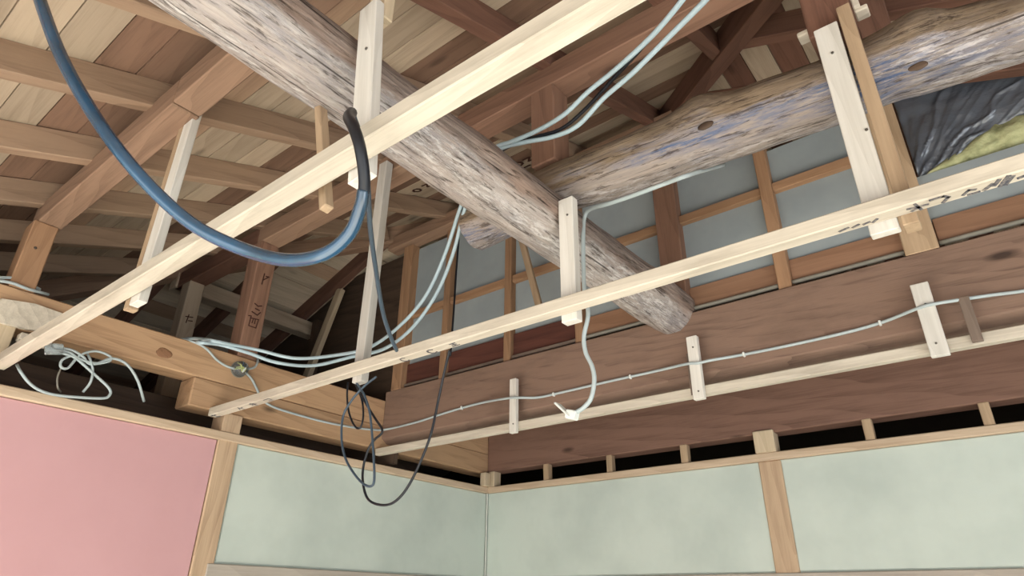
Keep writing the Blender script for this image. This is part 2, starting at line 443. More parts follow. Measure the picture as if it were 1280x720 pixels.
OFF = RH / ca                                  # boards lie on the rafters
BW = 0.1135; GAP = 0.004
rb = random.Random(3)
DARK_MAIN = [(-2.93, -2.64), (-2.22, -1.93), (-1.62, -1.40), (-1.17, -1.05)]
MID_MAIN = [(-1.93, -1.72), (-0.9, 0.1)]
def pick(y, D, Mi):
    if any(a <= y <= b for a, b in D): return W['boarddark']
    if any(a <= y <= b for a, b in Mi): return W['boardmid']
    return W['board'] if rb.random() < 0.94 else W['boardmid']
boards = {}
y = -5.0; i = 0
while y < YA - 0.02:
    y1 = min(y + BW - GAP, YA)
    j = rb.uniform(-0.002, 0.003)
    xl0, xl1 = y + 0.9, y1 + 0.9; xr0, xr1 = 1.0 - y, 1.0 - y1
    pts = [(max(xl0, -3.2), y, zmain(y) + OFF + j), (min(xr0, 6.1), y, zmain(y) + OFF + j), (min(xr1, 6.1), y1, zmain(y1) + OFF + j), (max(xl1, -3.2), y1, zmain(y1) + OFF + j)]
    boards[round(y, 2)] = quad_board('roof_board', pts, (0, -T_, 1), 0.014, pick((y + y1) / 2, DARK_MAIN, MID_MAIN), roof, (1, 0, 0))
    y += BW; i += 1
# hip slopes: boards run along Y
for side in (0, 1):
    d = -3.6; k = 0
    while d < 0.93:
        d1 = min(d + BW - GAP, 0.94)
        j = rb.uniform(-0.002, 0.003)
        x0, x1 = (d, d1) if side == 0 else (1.9 - d, 1.9 - d1)
        z0, z1 = zleft(d) + OFF + j, zleft(d1) + OFF + j
        ya0, ya1 = max(d - 0.9, -5.0), max(d1 - 0.9, -5.0)
        yb0, yb1 = min(1.0 - d, 2.1), min(1.0 - d1, 2.1)
        if side == 0: m = W['boardlit'] if rb.random() < 0.7 else W['boardmid']; nr = (-T_, 0, 1)
        else: m = W['board'] if k % 2 else W['darkrafter']; nr = (T_, 0, 1)
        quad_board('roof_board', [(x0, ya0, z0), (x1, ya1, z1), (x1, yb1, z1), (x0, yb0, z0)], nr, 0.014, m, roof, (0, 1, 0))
        d += BW; k += 1
# roof covering above the boards, so no daylight comes through the joints
bm = bmesh.new()
H2 = OFF + 0.022
ap = bm.verts.new((XA, YA, zmain(YA) + H2))
def zc(d): return zmain(YA - d) + H2
cs = [bm.verts.new((XA - 5.05, YA - 5.05, zc(5.05))), bm.verts.new((XA + 5.15, YA - 5.15, zc(5.15))), bm.verts.new((XA + 5.15, YA + 5.15, zc(5.15))), bm.verts.new((XA - 5.05, YA + 5.05, zc(5.05)))]
for k in range(4): bm.faces.new((cs[k], cs[(k + 1) % 4], ap))
r_ = bmesh.ops.extrude_face_region(bm, geom=list(bm.faces))
bmesh.ops.translate(bm, verts=[v for v in r_['geom'] if isinstance(v, bmesh.types.BMVert)], vec=(0, 0, 0.03))
bmesh.ops.recalc_face_normals(bm, faces=bm.faces)
rc = link('roof_covering', bm, M['dim'], roof); place(rc, Matrix.Identity(4))

# stamped marks on the undersides of two boards
def roof_mark(x, y, lines, size, wd):
    key = max(k for k in boards if k <= y - 0.01)
    strokes(boards[key], (x, y, zmain(y) + OFF - 0.004), (1, 0, 0), (0, -1, -T_), lines, size, wd, M['brownink'])
ring8 = [[(0.4 * math.cos(a * math.pi / 4), 0.5 * math.sin(a * math.pi / 4)) for a in range(0, 9)]]
roof_mark(1.04, -1.03, ring8, 0.06, 0.014)
roof_mark(1.115, -1.03, [[(-0.4, 0.4), (0.3, 0.4), (-0.3, -0.4), (0.4, -0.4)]], 0.06, 0.014)
roof_mark(1.01, -0.955, [[(-0.9, 0), (0.9, 0)]], 0.06, 0.014)
roof_mark(0.52, -1.29, ring8, 0.05, 0.012)
roof_mark(0.60, -1.29, [[(-0.4, 0.4), (0.3, 0.4), (-0.3, -0.4), (0.4, -0.4)]], 0.05, 0.012)

# rafters
def rafter(p0, p1, m, label, group, up):
    return timber('rafter', p0, p1, RW, RH, m, label=label, cat='rafter', group=group, up=up, bevel=0.003, segs=4, rough=0.004)
nth = ['first', 'second', 'third', 'fourth', 'fifth', 'sixth', 'seventh', 'eighth', 'ninth']
main_lab = {
    0: 'dark rafter at the far right running out over the forked log',
    1: 'dark brown rafter crossing the roof behind the right hanger strip',
    2: 'red-brown rafter at the top centre meeting the middle purlin near its post',
    3: 'tan rafter at the top left disappearing behind the grey log',
    4: 'tan rafter crossing behind the upper part of the blue hose',
    5: 'tan rafter passing just below the joint in the low purlin',
    6: 'tan rafter passing behind the white hanger at the left',
    7: 'tan rafter above the low purlin post, next to lowest on the left',
    8: 'lowest brown rafter at the left edge over the dark eave'}
for k in range(9):
    x = 2.704 - 0.462 * k
    y0 = -4.9; y1 = min(x - 0.9, 1.0 - x) - 0.06
    y1 = min(y1, YA - 0.05)
    m = W['darkrafter'] if k < 3 else W['rafter']
    zc_ = RH / 2 * ca
    xc = x + RW / 2
    rafter((xc, y0, zmain(y0) + OFF / 2), (xc, y1, zmain(y1) + OFF / 2), m, main_lab[k], 'rafters of the front slope', (0, -T_, 1))
left_lab = ['dark rafter sloping up beside the bright roof boards left of the panelled wall', 'dark short rafter behind the marked post', 'dark short rafter behind the pale post on the left girder', 'dark hip rafter stub low at the far left of the attic']
for k, y in enumerate((-0.97, -1.43, -1.89, -2.35)):
    x1 = y + 0.9 - 0.05
    rafter((-3.2, y, zleft(-3.2) + OFF / 2), (x1, y, zleft(x1) + OFF / 2), W['darkrafter'], left_lab[k], 'rafters of the left hip', (-T_, 0, 1))
right_lab = ['red-brown rafter sloping over the black plastic under the brown log', 'long dark red rafter sloping down above the brown log', 'dark red rafter near the top right corner']
for k, y in enumerate((-0.925, -1.33, -1.79)):
    x0 = 1.0 - y + 0.05
    rafter((x0, y, zright(x0) + OFF / 2), (5.6, y, zright(5.6) + OFF / 2), W['darkrafter'], right_lab[k], 'rafters of the right hip', (T_, 0, 1))
# hip rafters
timber('hip_rafter', (-3.0, -3.9, zmain(-3.9) + 0.03), (XA - 0.03, YA - 0.03, zmain(YA) + 0.03), 0.07, 0.12, W['purlin'], label='brown diagonal hip rafter over the marked post at the left', cat='rafter', up=(0, 0, 1))
timber('hip_rafter', (4.6, -3.6, zmain(-3.6) + 0.03), (XA + 0.03, YA - 0.03, zmain(YA) + 0.03), 0.07, 0.12, W['darkrafter'], label='dark red diagonal hip rafter slanting down to the brown log', cat='rafter', up=(0, 0, 1))

# purlins
P1 = zmain(-2.73) - 0.1
timber('purlin', (-0.10, -2.73, P1 + 0.05), (1.075, -2.73, P1 + 0.05), 0.085, 0.1, W['purlin'], label='lower tan purlin piece resting on the short post at the left', cat='purlin', bevel=0.004)
timber('purlin', (1.078, -2.73, P1 + 0.053), (2.9, -2.73, P1 + 0.053), 0.085, 0.1, W['purlin'], label='upper tan purlin piece running from the joint up to the grey log', cat='purlin', bevel=0.004)
P2 = 1.035
timber('purlin', (-0.95, -1.80, P2 + 0.05), (-0.06, -1.80, P2 + 0.05), 0.1, 0.1, W['darkrafter'], label='dark purlin piece between the marked post and the pale post behind it', cat='purlin', bevel=0.004)
timber('purlin', (-0.058, -1.80, P2 + 0.05), (1.30, -1.80, P2 + 0.05), 0.1, 0.1, W['purlin'], label='red-brown middle purlin from the marked post to the grey log', cat='purlin', bevel=0.004)
timber('purlin', (1.302, -1.80, P2 + 0.05), (2.85, -1.80, P2 + 0.05), 0.1, 0.1, W['purlin_red'], label='dark middle purlin behind the pair of pale cables at the top', cat='purlin', bevel=0.004)
timber('purlin', (-0.07, -0.93, 1.395 + 0.045), (1.95, -0.93, 1.395 + 0.045), 0.09, 0.09, W['purlin'], label='brown head beam along the top of the panelled wall', cat='purlin', bevel=0.004)
timber('purlin', (-0.95, -1.86, 1.035 + 0.05), (-0.95, 0.8, 1.035 + 0.05), 0.09, 0.1, W['board'], label='pale hip purlin running back behind the marked post', cat='purlin', bevel=0.004)
timber('purlin', (2.8, -2.0, 1.035 + 0.05), (2.8, -1.35, 1.035 + 0.05), 0.09, 0.1, W['darkrafter'], label='dark hip purlin above the right hanger strip', cat='purlin', bevel=0.004)

# roof posts
p = box('roof_post', (-0.10, 0.0), (-2.785, -2.70), (0.40, P1), W['stud'], axis='Z', label='short tan roof post on the left girder under the low purlin', cat='post', bevel=0.004)
nail(p, (0.002, -2.75, 0.575), (1, 0, 0), 0.006)
p = box('roof_post', (-0.105, 0.0), (-1.855, -1.755), (0.40, P2), W['purlin_red'], axis='Z', label='red-brown roof post with brushed characters on the left girder', cat='post', bevel=0.004)
strokes(p, (0.0, -1.80, 0.83), (0, 1, 0), (0, 0, 1), [[(-0.1, 0.5), (-0.15, -0.6)], [(-0.15, -0.2), (0.4, 0.35), (0.1, 0.3)]], 0.055, 0.006, M['brownink'])
strokes(p, (0.0, -1.81, 0.655), (0, 1, 0), (0, 0, 1), [[(-0.25, 0.5), (0.1, 0.35)], [(0.1, 0.35), (0.45, 0.5)], [(-0.1, 0.05), (0.3, 0.0)], [(-0.35, -0.35), (0.2, -0.5), (0.45, -0.15)]], 0.055, 0.006, M['brownink'])
strokes(p, (0.0, -1.815, 0.585), (0, 1, 0), (0, 0, 1), [[(-0.5, 0.45), (-0.25, 0.5), (-0.3, -0.4)], [(-0.3, 0.3), (0.5, 0.4), (0.4, -0.45), (-0.3, -0.45)], [(0.0, 0.3), (-0.05, -0.1)], [(0.2, 0.3), (0.2, -0.1)]], 0.055, 0.005, M['brownink'])
p = box('roof_post', (-0.84, -0.745), (-1.85, -1.76), (0.06, P2), W['board'], axis='Z', label='pale roof post with a brushed mark standing behind the left girder', cat='post', bevel=0.004)
strokes(p, (-0.745, -1.805, 0.80), (0, 1, 0), (0, 0, 1), [[(-0.4, 0.2), (0.4, 0.35)], [(-0.1, 0.5), (-0.2, -0.5)], [(0.0, -0.2), (0.45, -0.1)]], 0.05, 0.006, M['brownink'])
box('roof_post', (1.735, 1.835), (-1.85, -1.755), (0.70, P2), W['purlin_red'], axis='Z', label='red-brown roof post standing on the end of the brown log by the cables', cat='post', bevel=0.004)
box('roof_post', (2.655, 2.765), (-1.85, -1.745), (0.70, 1.14), W['darkrafter'], axis='Z', label='dark red roof post on the brown log above the right hanger strip', cat='post', bevel=0.004)
box('nailing_cleat', (2.625, 2.655), (-1.82, -1.78), (0.752, 0.768), W['batten'], label='small pale cleat at the left foot of the dark red post', cat='cleat')
box('nailing_cleat', (2.768, 2.80), (-1.83, -1.79), (0.735, 0.75), W['batten'], label='small pale cleat at the right foot of the dark red post', cat='cleat')
box('thin_batten', (2.768, 2.785), (-1.84, -1.825), (0.745, 1.05), W['batten'], axis='Z', label='thin pale batten along the right side of the dark red post', cat='batten')

# ------------------------------------------------------------------ big timbers
g = box('girder', (-0.12, 0.0), (-4.9, 0.10), (0.250, 0.398), W['girder'], axis='Y', label='long tan girder with a big knot along the left wall', cat='beam', bevel=0.005, segs=8, rough=0.004)
box('girder', (-0.125, 0.003), (-2.03, 0.10), (0.118, 0.2485), W['girder'], axis='Y', label='shorter tan girder under the long one, its sawn end left of the wall post', cat='beam', bevel=0.006, segs=6, rough=0.003)
bm = bmesh.new(); bmesh.ops.create_uvsphere(bm, u_segments=20, v_segments=10, radius=1.0)
for v in bm.verts: v.co *= 1 + 0.2 * noise.noise(v.co * 1.4)
bmesh.ops.scale(bm, vec=(0.004, 0.034, 0.022), verts=bm.verts)
W['knot'] = wood('girder_knot_wood', (104, 64, 38), (150, 100, 64), 1.4, 0.0, 0.2, ringscale=40)
k_ = link('knot', bm, W['knot'], g, True); place(k_, Matrix.Translation(Vector((0.000,-2.183,0.312))))
def profiled(name, prof, x0, x1, m, label, cat):
    """a timber along X with its own (y, z) section"""
    yc = sum(p[0] for p in prof) / len(prof); zc_ = sum(p[1] for p in prof) / len(prof)
    bm = bmesh.new(); L = x1 - x0; n = 12; rings = []
    for i in range(n + 1):
        x = -L / 2 + L * i / n; j = 0.004 * noise.noise((x * 1.3, 7.0, 0))
        rings.append([bm.verts.new((x, y - yc, z - zc_ + j)) for y, z in prof])
    for p, q in zip(rings, rings[1:]):
        for k in range(len(prof)): bm.faces.new((p[k], p[(k + 1) % len(prof)], q[(k + 1) % len(prof)], q[k]))
    bm.faces.new(rings[0]); bm.faces.new(rings[-1])
    bmesh.ops.recalc_face_normals(bm, faces=bm.faces)
    o = link(name, bm, m); place(o, Matrix.Translation(((x0 + x1) / 2, yc, zc_)))
    return tag(o, label, cat)
tb = profiled('tie_beam', [(-0.926, 0.447), (-0.930, 0.443), (-0.930, 0.178), (-0.926, 0.173), (-0.888, 0.149), (-0.835, 0.149), (-0.835, 0.447)], 0.004, 5.2, W['tie'], 'big dark brown tie beam with the grey cable clipped along it', 'beam')
box('wall_beam', (0.004, 5.6), (-0.012, 0.10), (0.130, 0.42), W['lower'], label='dark brown beam above the right wall rail and the dark slot', cat='beam', bevel=0.006, segs=10, rough=0.003)
box('attic_beam', (-0.56, -0.45), (-4.6, -0.2), (0.10, 0.26), W['deep'], axis='Y', label='dim brown beam in the gap behind the left girder', cat='beam')
# logs
def log(name, p0, p1, rf, m, label, bumps=(), bend=None, n=36, segs=120, amp=0.006):
    mw, L = frame(p0, p1)
    bm = bmesh.new(); rings = []
    for i in range(segs + 1):
        t = i / segs; x = (t - 0.5) * L
        by, bz = bend(t) if bend else (0, 0)
        ring = []
        for k in range(n):
            a = 2 * math.pi * k / n
            dirv = Vector((0, math.cos(a), math.sin(a)))
            r = rf(t) * (1 + 0.05 * noise.noise((x * 1.5, dirv.y * 1.2, dirv.z * 1.2)))
            r += amp * noise.noise((x * 5, dirv.y * 4, dirv.z * 4)) + amp * 0.5 * noise.noise((x * 4, dirv.y * 14, dirv.z * 14))
            for (bt, ba, bh, bs) in bumps:
                dx = (t - bt) * L; da = (a - ba + math.pi) % (2 * math.pi) - math.pi
                r += bh * math.exp(-(dx / bs) ** 2 - (da / 0.6) ** 2)
            ring.append(bm.verts.new((x, dirv.y * r + by, dirv.z * r + bz)))
        rings.append(ring)
    for a, b in zip(rings, rings[1:]):
        for k in range(n): bm.faces.new((a[k], a[(k + 1) % n], b[(k + 1) % n], b[k]))
    for ring, s in ((rings[0], -1), (rings[-1], 1)):
        c = Vector((0, 0, 0))
        for v in ring: c += v.co
        c /= n
        inner = [bm.verts.new(c + (v.co - c) * 0.8 + Vector((s * 0.012, 0, 0))) for v in ring]
        for k in range(n): bm.faces.new((ring[k], ring[(k + 1) % n], inner[(k + 1) % n], inner[k]))
        bm.faces.new(inner)
    bmesh.ops.recalc_face_normals(bm, faces=bm.faces)
    o = link(name, bm, m, None, True); place(o, mw)
    return tag(o, label, 'log'), mw, L
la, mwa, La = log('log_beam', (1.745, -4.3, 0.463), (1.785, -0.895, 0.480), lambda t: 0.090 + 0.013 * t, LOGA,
    'grey weathered log slanting from the top left down onto the tie beam', bumps=[(0.50, 1.2, 0.01, 0.06), (0.93, 2.6, 0.012, 0.09)])
TB = [(1.42, .622, .092), (1.60, .628, .090), (1.80, .629, .084), (2.08, .603, .090), (2.21, .598, .092), (2.32, .604, .101), (2.47, .583, .091), (2.69, .566, .087), (2.79, .573, .089), (2.88, .570, .096), (2.97, .548, .083), (3.06, .530, .077), (3.5, .505, .085), (4.2, .45, .085)]
def tbl(t, j):
    x = 1.42 + 2.78 * t
    for p, q in zip(TB, TB[1:]):
        if x <= q[0] + 1e-6:
            u = (x - p[0]) / (q[0] - p[0]); u = u * u * (3 - 2 * u)
            return p[j] + (q[j] - p[j]) * u
    return TB[-1][j]
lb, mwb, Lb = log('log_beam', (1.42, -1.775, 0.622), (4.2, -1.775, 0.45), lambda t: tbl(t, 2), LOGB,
    'knotty brown log with a bluish sheen painted underneath, across the upper right over the grey log', bumps=[(0.33, 2.6, 0.012, 0.05), (0.525, 2.5, 0.012, 0.06)], bend=lambda t: (0, tbl(t, 1) - (0.622 - 0.172 * t)))
# knots on the knotty log, facing the room
for (px, rr) in (((2.354,-1.855,0.637), 0.014), ((2.355,-1.868,0.551), 0.020), ((2.857,-1.840,0.606), 0.016), ((2.854,-1.865,0.465), 0.018)):
    bm = bmesh.new()
    bmesh.ops.create_uvsphere(bm, u_segments=18, v_segments=10, radius=1.0)
    for v in bm.verts: v.co *= 1 + 0.25 * noise.noise(v.co * 1.3 + Vector((rr * 900, 0, 0)))
    bmesh.ops.scale(bm, vec=(rr * 1.1, rr * 0.28, rr * 0.6), verts=bm.verts)
    k_ = link('knot', bm, W['deep'], lb, True); place(k_, Matrix.Translation(Vector(px)))

# ------------------------------------------------------------------ panelled wall standing on the tie beam
YW = -0.905
sw = empty('wall_upper', (1.4, YW, 0.45)); sw['kind'] = 'structure'
cells = [(0.12, 0.41), (0.455, 0.865), (0.91, 1.30), (1.345, 1.765), (1.87, 2.235), (2.285, 2.67)]
for (a, b) in cells:
    lim = 1.385 if b < 1.95 else 1.30
    box('wall_panel', (a - 0.01, b + 0.01), (YW + 0.028, YW + 0.04), (0.575, 0.905), M['board'], axis='X', parent=sw, bevel=0)
    box('wall_panel', (a - 0.01, b + 0.01), (YW + 0.028, YW + 0.04), (0.925, lim if b < 2.3 else 1.12), M['board'], axis='X', parent=sw, bevel=0)
    box('nogging', (a, b), (YW - 0.003, YW + 0.028), (0.895, 0.935), W['stud'], axis='X', parent=sw, bevel=0.002)
    left = b < 1.4
    box('skirt_board', (a, b), (YW + 0.012, YW + 0.028), (0.478, 0.60 if left else 0.575), W['silll'] if left else W['sillr'], axis='X', parent=sw, bevel=0.002, label='dark red board at the foot of the panels' if left else None)
    if not left:
        cable('conduit', [(a, YW + 0.004, 0.474), ((a + b) / 2, YW + 0.004, 0.473), (b, YW + 0.004, 0.474)], 0.009, M['pvc'], parent=sw)
    else:
        box('foot_batten', (a, b), (YW - 0.003, YW + 0.028), (0.462, 0.478), W['greystick'], axis='X', parent=sw, bevel=0.002)
box('wall_panel', (2.77, 3.9), (YW + 0.028, YW + 0.04), (0.575, 0.765), M['board'], axis='X', parent=sw, bevel=0)
box('skirt_board', (2.775, 3.9), (YW + 0.012, YW + 0.028), (0.478, 0.575), W['sillr'], axis='X', parent=sw, bevel=0.002)
cable('conduit', [(2.775, YW + 0.004, 0.474), (3.3, YW + 0.004, 0.474), (3.9, YW + 0.004, 0.474)], 0.009, M['pvc'], parent=sw)
for (a, b, top, m, pr) in [(0.045, 0.125, 1.40, W['stud'], 0.03), (0.41, 0.455, 1.40, W['stud'], 0.015), (0.865, 0.91, 1.40, W['stud'], 0.015), (1.30, 1.345, 1.40, W['stud'], 0.015),
                   (1.765, 1.87, 1.40, W['purlin_red'], 0.025), (2.235, 2.285, 1.28, W['stud'], 0.015), (2.67, 2.772, 1.20, W['stick'], 0.025)]:
    s = box('stud', (a, b), (YW - pr, YW + 0.05), (0.447, top), m, axis='Z', parent=sw, bevel=0.003)
# dark boarding of the attic partition further left and behind
box('wall_attic', (-3.2, 0.04), (-0.86, -0.83), (0.05, 1.40), W['deep'], axis='X', kind='structure', bevel=0)
timber('leaning_stud', (-0.55, -0.95, 1.27), (-0.80, -1.0, 0.45), 0.035, 0.06, W['block'], label='pale stud leaning in the dark attic left of the panelled wall', cat='stud', up=(1, 0, 0))
box('attic_stud', (-0.86, -0.80), (-0.93, -0.87), (0.05, 1.12), W['deep'], axis='Z', label='dark upright stud under the foot of the dark rafter', cat='stud')
timber('leaning_batten', (1.03, -1.0, 1.12), (1.165, -1.0, 0.60), 0.02, 0.035, W['stick'], label='thin tan batten leaning against the panels below the grey log', cat='batten', up=(1, 0, 0))
# ------------------------------------------------------------------ insulation stuffed in the opening at the right
def blanket(name, xs, ztop, zbot, y, m, label, cat, amp, nx=48, nz=24, thick=0.06, fold=0.0, freq=7):
    bm = bmesh.new(); g1 = []
    for i in range(nx + 1):
        x = xs[0] + (xs[1] - xs[0]) * i / nx; col = []
        for k in range(nz + 1):
            v = k / nz; z = zbot(x) + (ztop(x) - zbot(x)) * v
            bulge = math.sin(math.pi * v) ** 0.5 * thick
            yy = y - bulge + amp * noise.noise((x * freq, z * freq, 2.0)) + amp * 0.6 * noise.noise((x * freq * 3, z * freq * 3, 5.0))
            if fold:
                an = math.atan2(z - 0.72, x - xs[0] + 0.03); rd = math.hypot(z - 0.72, x - xs[0] + 0.03)
                rg = 1 - abs(noise.noise((an * 7 + 0.8 * noise.noise((x * 9, z * 9, 1)), rd * 1.5, 0))) * 2.2
                r2 = 1 - abs(noise.noise((an * 17, rd * 4, 4))) * 2.2
                yy -= fold * (max(0, rg) ** 3 + 0.45 * max(0, r2) ** 3) * math.exp(-rd * 3.2) * min(1, rd * 9) * 1.1
            col.append(bm.verts.new((x, yy, z)))
        g1.append(col)
    for i in range(nx):
        for k in range(nz): bm.faces.new((g1[i][k], g1[i + 1][k], g1[i + 1][k + 1], g1[i][k + 1]))
    r0 = bmesh.ops.extrude_face_region(bm, geom=list(bm.faces))
    bmesh.ops.translate(bm, verts=[v for v in r0['geom'] if isinstance(v, bmesh.types.BMVert)], vec=(0, 0.05, 0))
    bmesh.ops.recalc_face_normals(bm, faces=bm.faces)
    return tag(link(name, bm, m, None, True), label, cat)
def btop(x):
    for p, q in zip(((2.76, .765), (2.90, .83), (3.03, .905), (3.14, .925)), ((2.90, .83), (3.03, .905), (3.14, .925), (3.8, .95))):
        if x <= q[0]: return p[1] + (q[1] - p[1]) * (x - p[0]) / (q[0] - p[0])
    return .95
blanket('plastic_sheet', (2.778, 3.75), lambda x: 1.22 - 0.30 * (x - 2.78), lambda x: btop(x) - 0.03, -0.845, M['film'], 'crumpled black plastic sheet in the opening under the brown log', 'plastic sheet', 0.010, nx=150, nz=60, thick=0.03, fold=0.03)
blanket('insulation_batt', (2.778, 3.75), lambda x: btop(x) + 0.004 * math.sin(x * 40), lambda x: 0.752 + 0.075 * (x - 2.78) + 0.008 * noise.noise((x * 25, 0, 0)), -0.82, M['insul'], 'yellow-green glass wool batt under the black plastic', 'insulation', 0.02, thick=0.05, freq=12)
bm = tube_bm(spline([(0.10, -0.87, 1.51), (0.5, -0.86, 1.525), (0.9, -0.87, 1.51), (1.3, -0.86, 1.53), (1.82, -0.88, 1.52)], 10), lambda t: 0.032 + 0.008 * math.sin(t * 60), 10)
tag(link('plastic_roll', bm, M['film'], None, True), 'rolled black plastic lying on the head beam of the panelled wall', 'plastic sheet')

# ------------------------------------------------------------------ ceiling joists left hanging after the ceiling was taken down
def joist(y0, y1, z0, z1, xr, m, label):
    return box('ceiling_joist', xr, (y0, y1), (z0, z1), m, label=label, cat='joist', bevel=0.003, segs=12, rough=0.004)
j1 = joist(-2.748, -2.702, 0.088, 0.128, (0.0, 4.4), W['batten'], 'nearest pale ceiling joist crossing from lower left to the top')
j2 = joist(-1.932, -1.892, 0.090, 0.128, (0.0, 5.2), W['batten'], 'middle pale ceiling joist with stamped marks, ending at the left wall post')
j3 = joist(-0.965, -0.930, 0.080, 0.117, (0.0, 5.2), W['batten'], 'farthest pale ceiling joist hung below the dark tie beam')
# stamped marks on the middle joist
def mark(px, lines, s, wd=0.005): strokes(j2, px, (1, 0, 0), (0, -1, 0), lines, s, wd, M['ink'])
ring_ = [[(0.5 * math.cos(a * math.pi / 4), 0.5 * math.sin(a * math.pi / 4)) for a in range(1, 8)]]
zb = 0.0895
mark((1.245, -1.912, zb), ring_, 0.03, 0.004); mark((1.375, -1.912, zb), ring_, 0.032, 0.006)
mark((1.475, -1.914, zb), [[(-0.4, 0.3), (0.4, 0.35)], [(-0.3, 0), (0.3, 0)], [(-0.5, -0.35), (0.5, -0.3)], [(0, 0.3), (0, -0.3)]], 0.03, 0.004)
mark((2.770, -1.912, zb), [[(-0.6, 0.1), (0.6, -0.05)], [(-0.1, 0.5), (0.15, -0.5)], [(-0.4, -0.35), (0.1, -0.1)]], 0.03, 0.006)
mark((2.808, -1.912, zb), [[(-0.5, 0.4), (0.3, 0.45), (0.6, 0.1), (0.2, -0.45)]], 0.028, 0.007)
mark((2.862, -1.908, zb), [[(-0.5, -0.1), (-0.1, 0.4), (0.3, 0.2)], [(-0.2, -0.3), (0.5, -0.3)]], 0.026, 0.006)
mark((2.892, -1.912, zb), [[(-0.3, -0.4), (0.2, 0.1)], [(0.3, -0.2), (0.6, 0.4)]], 0.028, 0.008)
mark((2.915, -1.912, zb), [[(-0.2, -0.5), (0.3, 0.5)], [(0.1, -0.5), (0.5, 0.3)]], 0.03, 0.008)
mark((2.945, -1.908, zb), [[(-0.3, 0), (0.3, 0.1)]], 0.02, 0.008)
mark((0.235, -1.914, zb), [[(-0.6, -0.3), (0, 0.3)], [(0, 0.4), (0.1, -0.5)], [(0.1, 0), (0.6, 0.1)]], 0.032, 0.006)
mark((0.335, -1.912, zb), [[(-0.5, 0.3), (0.5, 0.3)], [(-0.4, 0), (0.5, 0)], [(0, 0.5), (0, -0.5)]], 0.034, 0.007)
mark((0.445, -1.912, zb), [[(-0.6, 0.35), (0.5, 0.4), (0.4, -0.1)], [(-0.3, -0.2), (0.2, -0.4)]], 0.034, 0.006)
mark((0.03, -1.912, zb), [[(-0.5, 0.3), (0.5, 0.3)], [(0, 0.5), (0, -0.5)], [(-0.4, -0.4), (0.5, -0.4)]], 0.034, 0.006)
mark((2.655, -1.906, zb), [[(-1.2, 0), (-0.6, 0.2)], [(-0.3, 0), (0.1, 0.2)], [(0.4, 0), (0.8, 0.1)], [(1.0, -0.1), (1.3, 0.2)]], 0.03, 0.006)


# hanger strips
def hanger(xs, ys, zs, label, nails=(), m='hanger', group=None):
    h = box('hanger_strip', xs, ys, zs, W[m], axis='Z', label=label, cat='hanger', group=group, bevel=0.002)
    for (x, z) in nails: nail(h, (x, ys[0] - 0.001, z), (0, -1, 0))
    return h
h_ = timber('hanger_strip', (1.957, -2.688, 0.066), (1.903, -2.688, 0.575), 0.025, 0.058, W['hanger'], label='wide white hanger strip nailed to the grey log, nearest the camera', cat='hanger', up=(1, 0, 0), bevel=0.002)
nail(h_, (1.925, -2.7015, 0.42), (0, -1, 0))
box('nailing_block', (1.868, 1.93), (-2.674, -2.645), (0.545, 0.68), W['block'], axis='Z', label='short tan block behind the top of the nearest white hanger', cat='block')
hanger((1.005, 1.060), (-2.701, -2.676), (0.066, 0.76), 'white hanger strip dropping from the low purlin at the left')
hanger((0.972, 1.000), (-2.701, -2.672), (0.060, 0.76), 'thin brown stick beside the white hanger at the left', m='stick')
timber('hanger_strip', (1.822, -2.668, 0.066), (1.705, -2.668, 0.47), 0.022, 0.022, W['stick'], label='thin tan stick dropping from the grey log to the nearest joist', cat='hanger', up=(1, 0, 0), bevel=0.002)
hanger((0.945, 0.995), (-1.891, -1.855), (0.070, 1.06), 'tall pale hanger strip from the middle purlin at the left of the panels')
hanger((1.872, 1.924), (-1.893, -1.862), (0.068, 0.485), 'short white hanger strip against the side of the grey log in the centre', [(1.905, 0.42)])
hanger((2.672, 2.728), (-1.891, -1.866), (0.066, 0.680), 'long white hanger strip nailed to the knotty brown log at the right', [(2.70, 0.585), (2.722, 0.33)])
hanger((2.734, 2.765), (-1.891, -1.845), (0.068, 0.720), 'tan stick close behind the long white hanger at the right', m='stick')
hanger((0.965, 1.003), (-0.990, -0.966), (0.060, 0.320), 'first small white strip on the dark tie beam from the left', [(0.990, 0.10)])
hanger((1.868, 1.912), (-0.990, -0.966), (0.060, 0.318), 'second small white strip on the dark tie beam, right of the log end', [(1.893, 0.27), (1.893, 0.09)])
hanger((2.660, 2.712), (-0.990, -0.966), (0.060, 0.312), 'third small white strip on the dark tie beam, near the right edge', [(2.688, 0.235), (2.684, 0.10)])
hanger((1.850, 1.866), (-0.965, -0.940), (0.085, 0.26), 'short grey stick beside the second small white strip', m='greystick')
hanger((2.775, 2.805), (-0.985, -0.966), (0.085, 0.235), 'old grey stick nailed to the tie beam beside the third white strip', m='greystick')

# blocks in the dark slots over the rails
def blk(xs, ys, zs, lab, m='block'): box('spacer_block', xs, ys, zs, W[m], axis='Z', label=lab, cat='block', bevel=0.003)
blk((0.0, 0.045), (-0.075, -0.022), (0.034, 0.118), 'pale block standing on the left rail at the room corner')
blk((0.02, 0.072), (-0.018, 0.05), (0.034, 0.130), 'pale block standing on the right rail at the room corner')
for i, (a, b) in enumerate([(0.458, 0.498), (0.905, 0.942), (1.363, 1.403), (2.262, 2.302), (2.712, 2.752)]):
    blk((a, b), (-0.012, 0.03), (0.034, 0.132), nth[i] + ' small block in the slot above the right wall, counted from the corner', 'stick')
blk((1.765, 1.865), (-0.028, 0.05), (0.034, 0.142), 'broad pale post top in the slot above the right wall post')
blk((-0.09, 0.012), (-1.862, -1.772), (0.034, 0.119), 'pale post top above the left wall post under the girder', 'post')
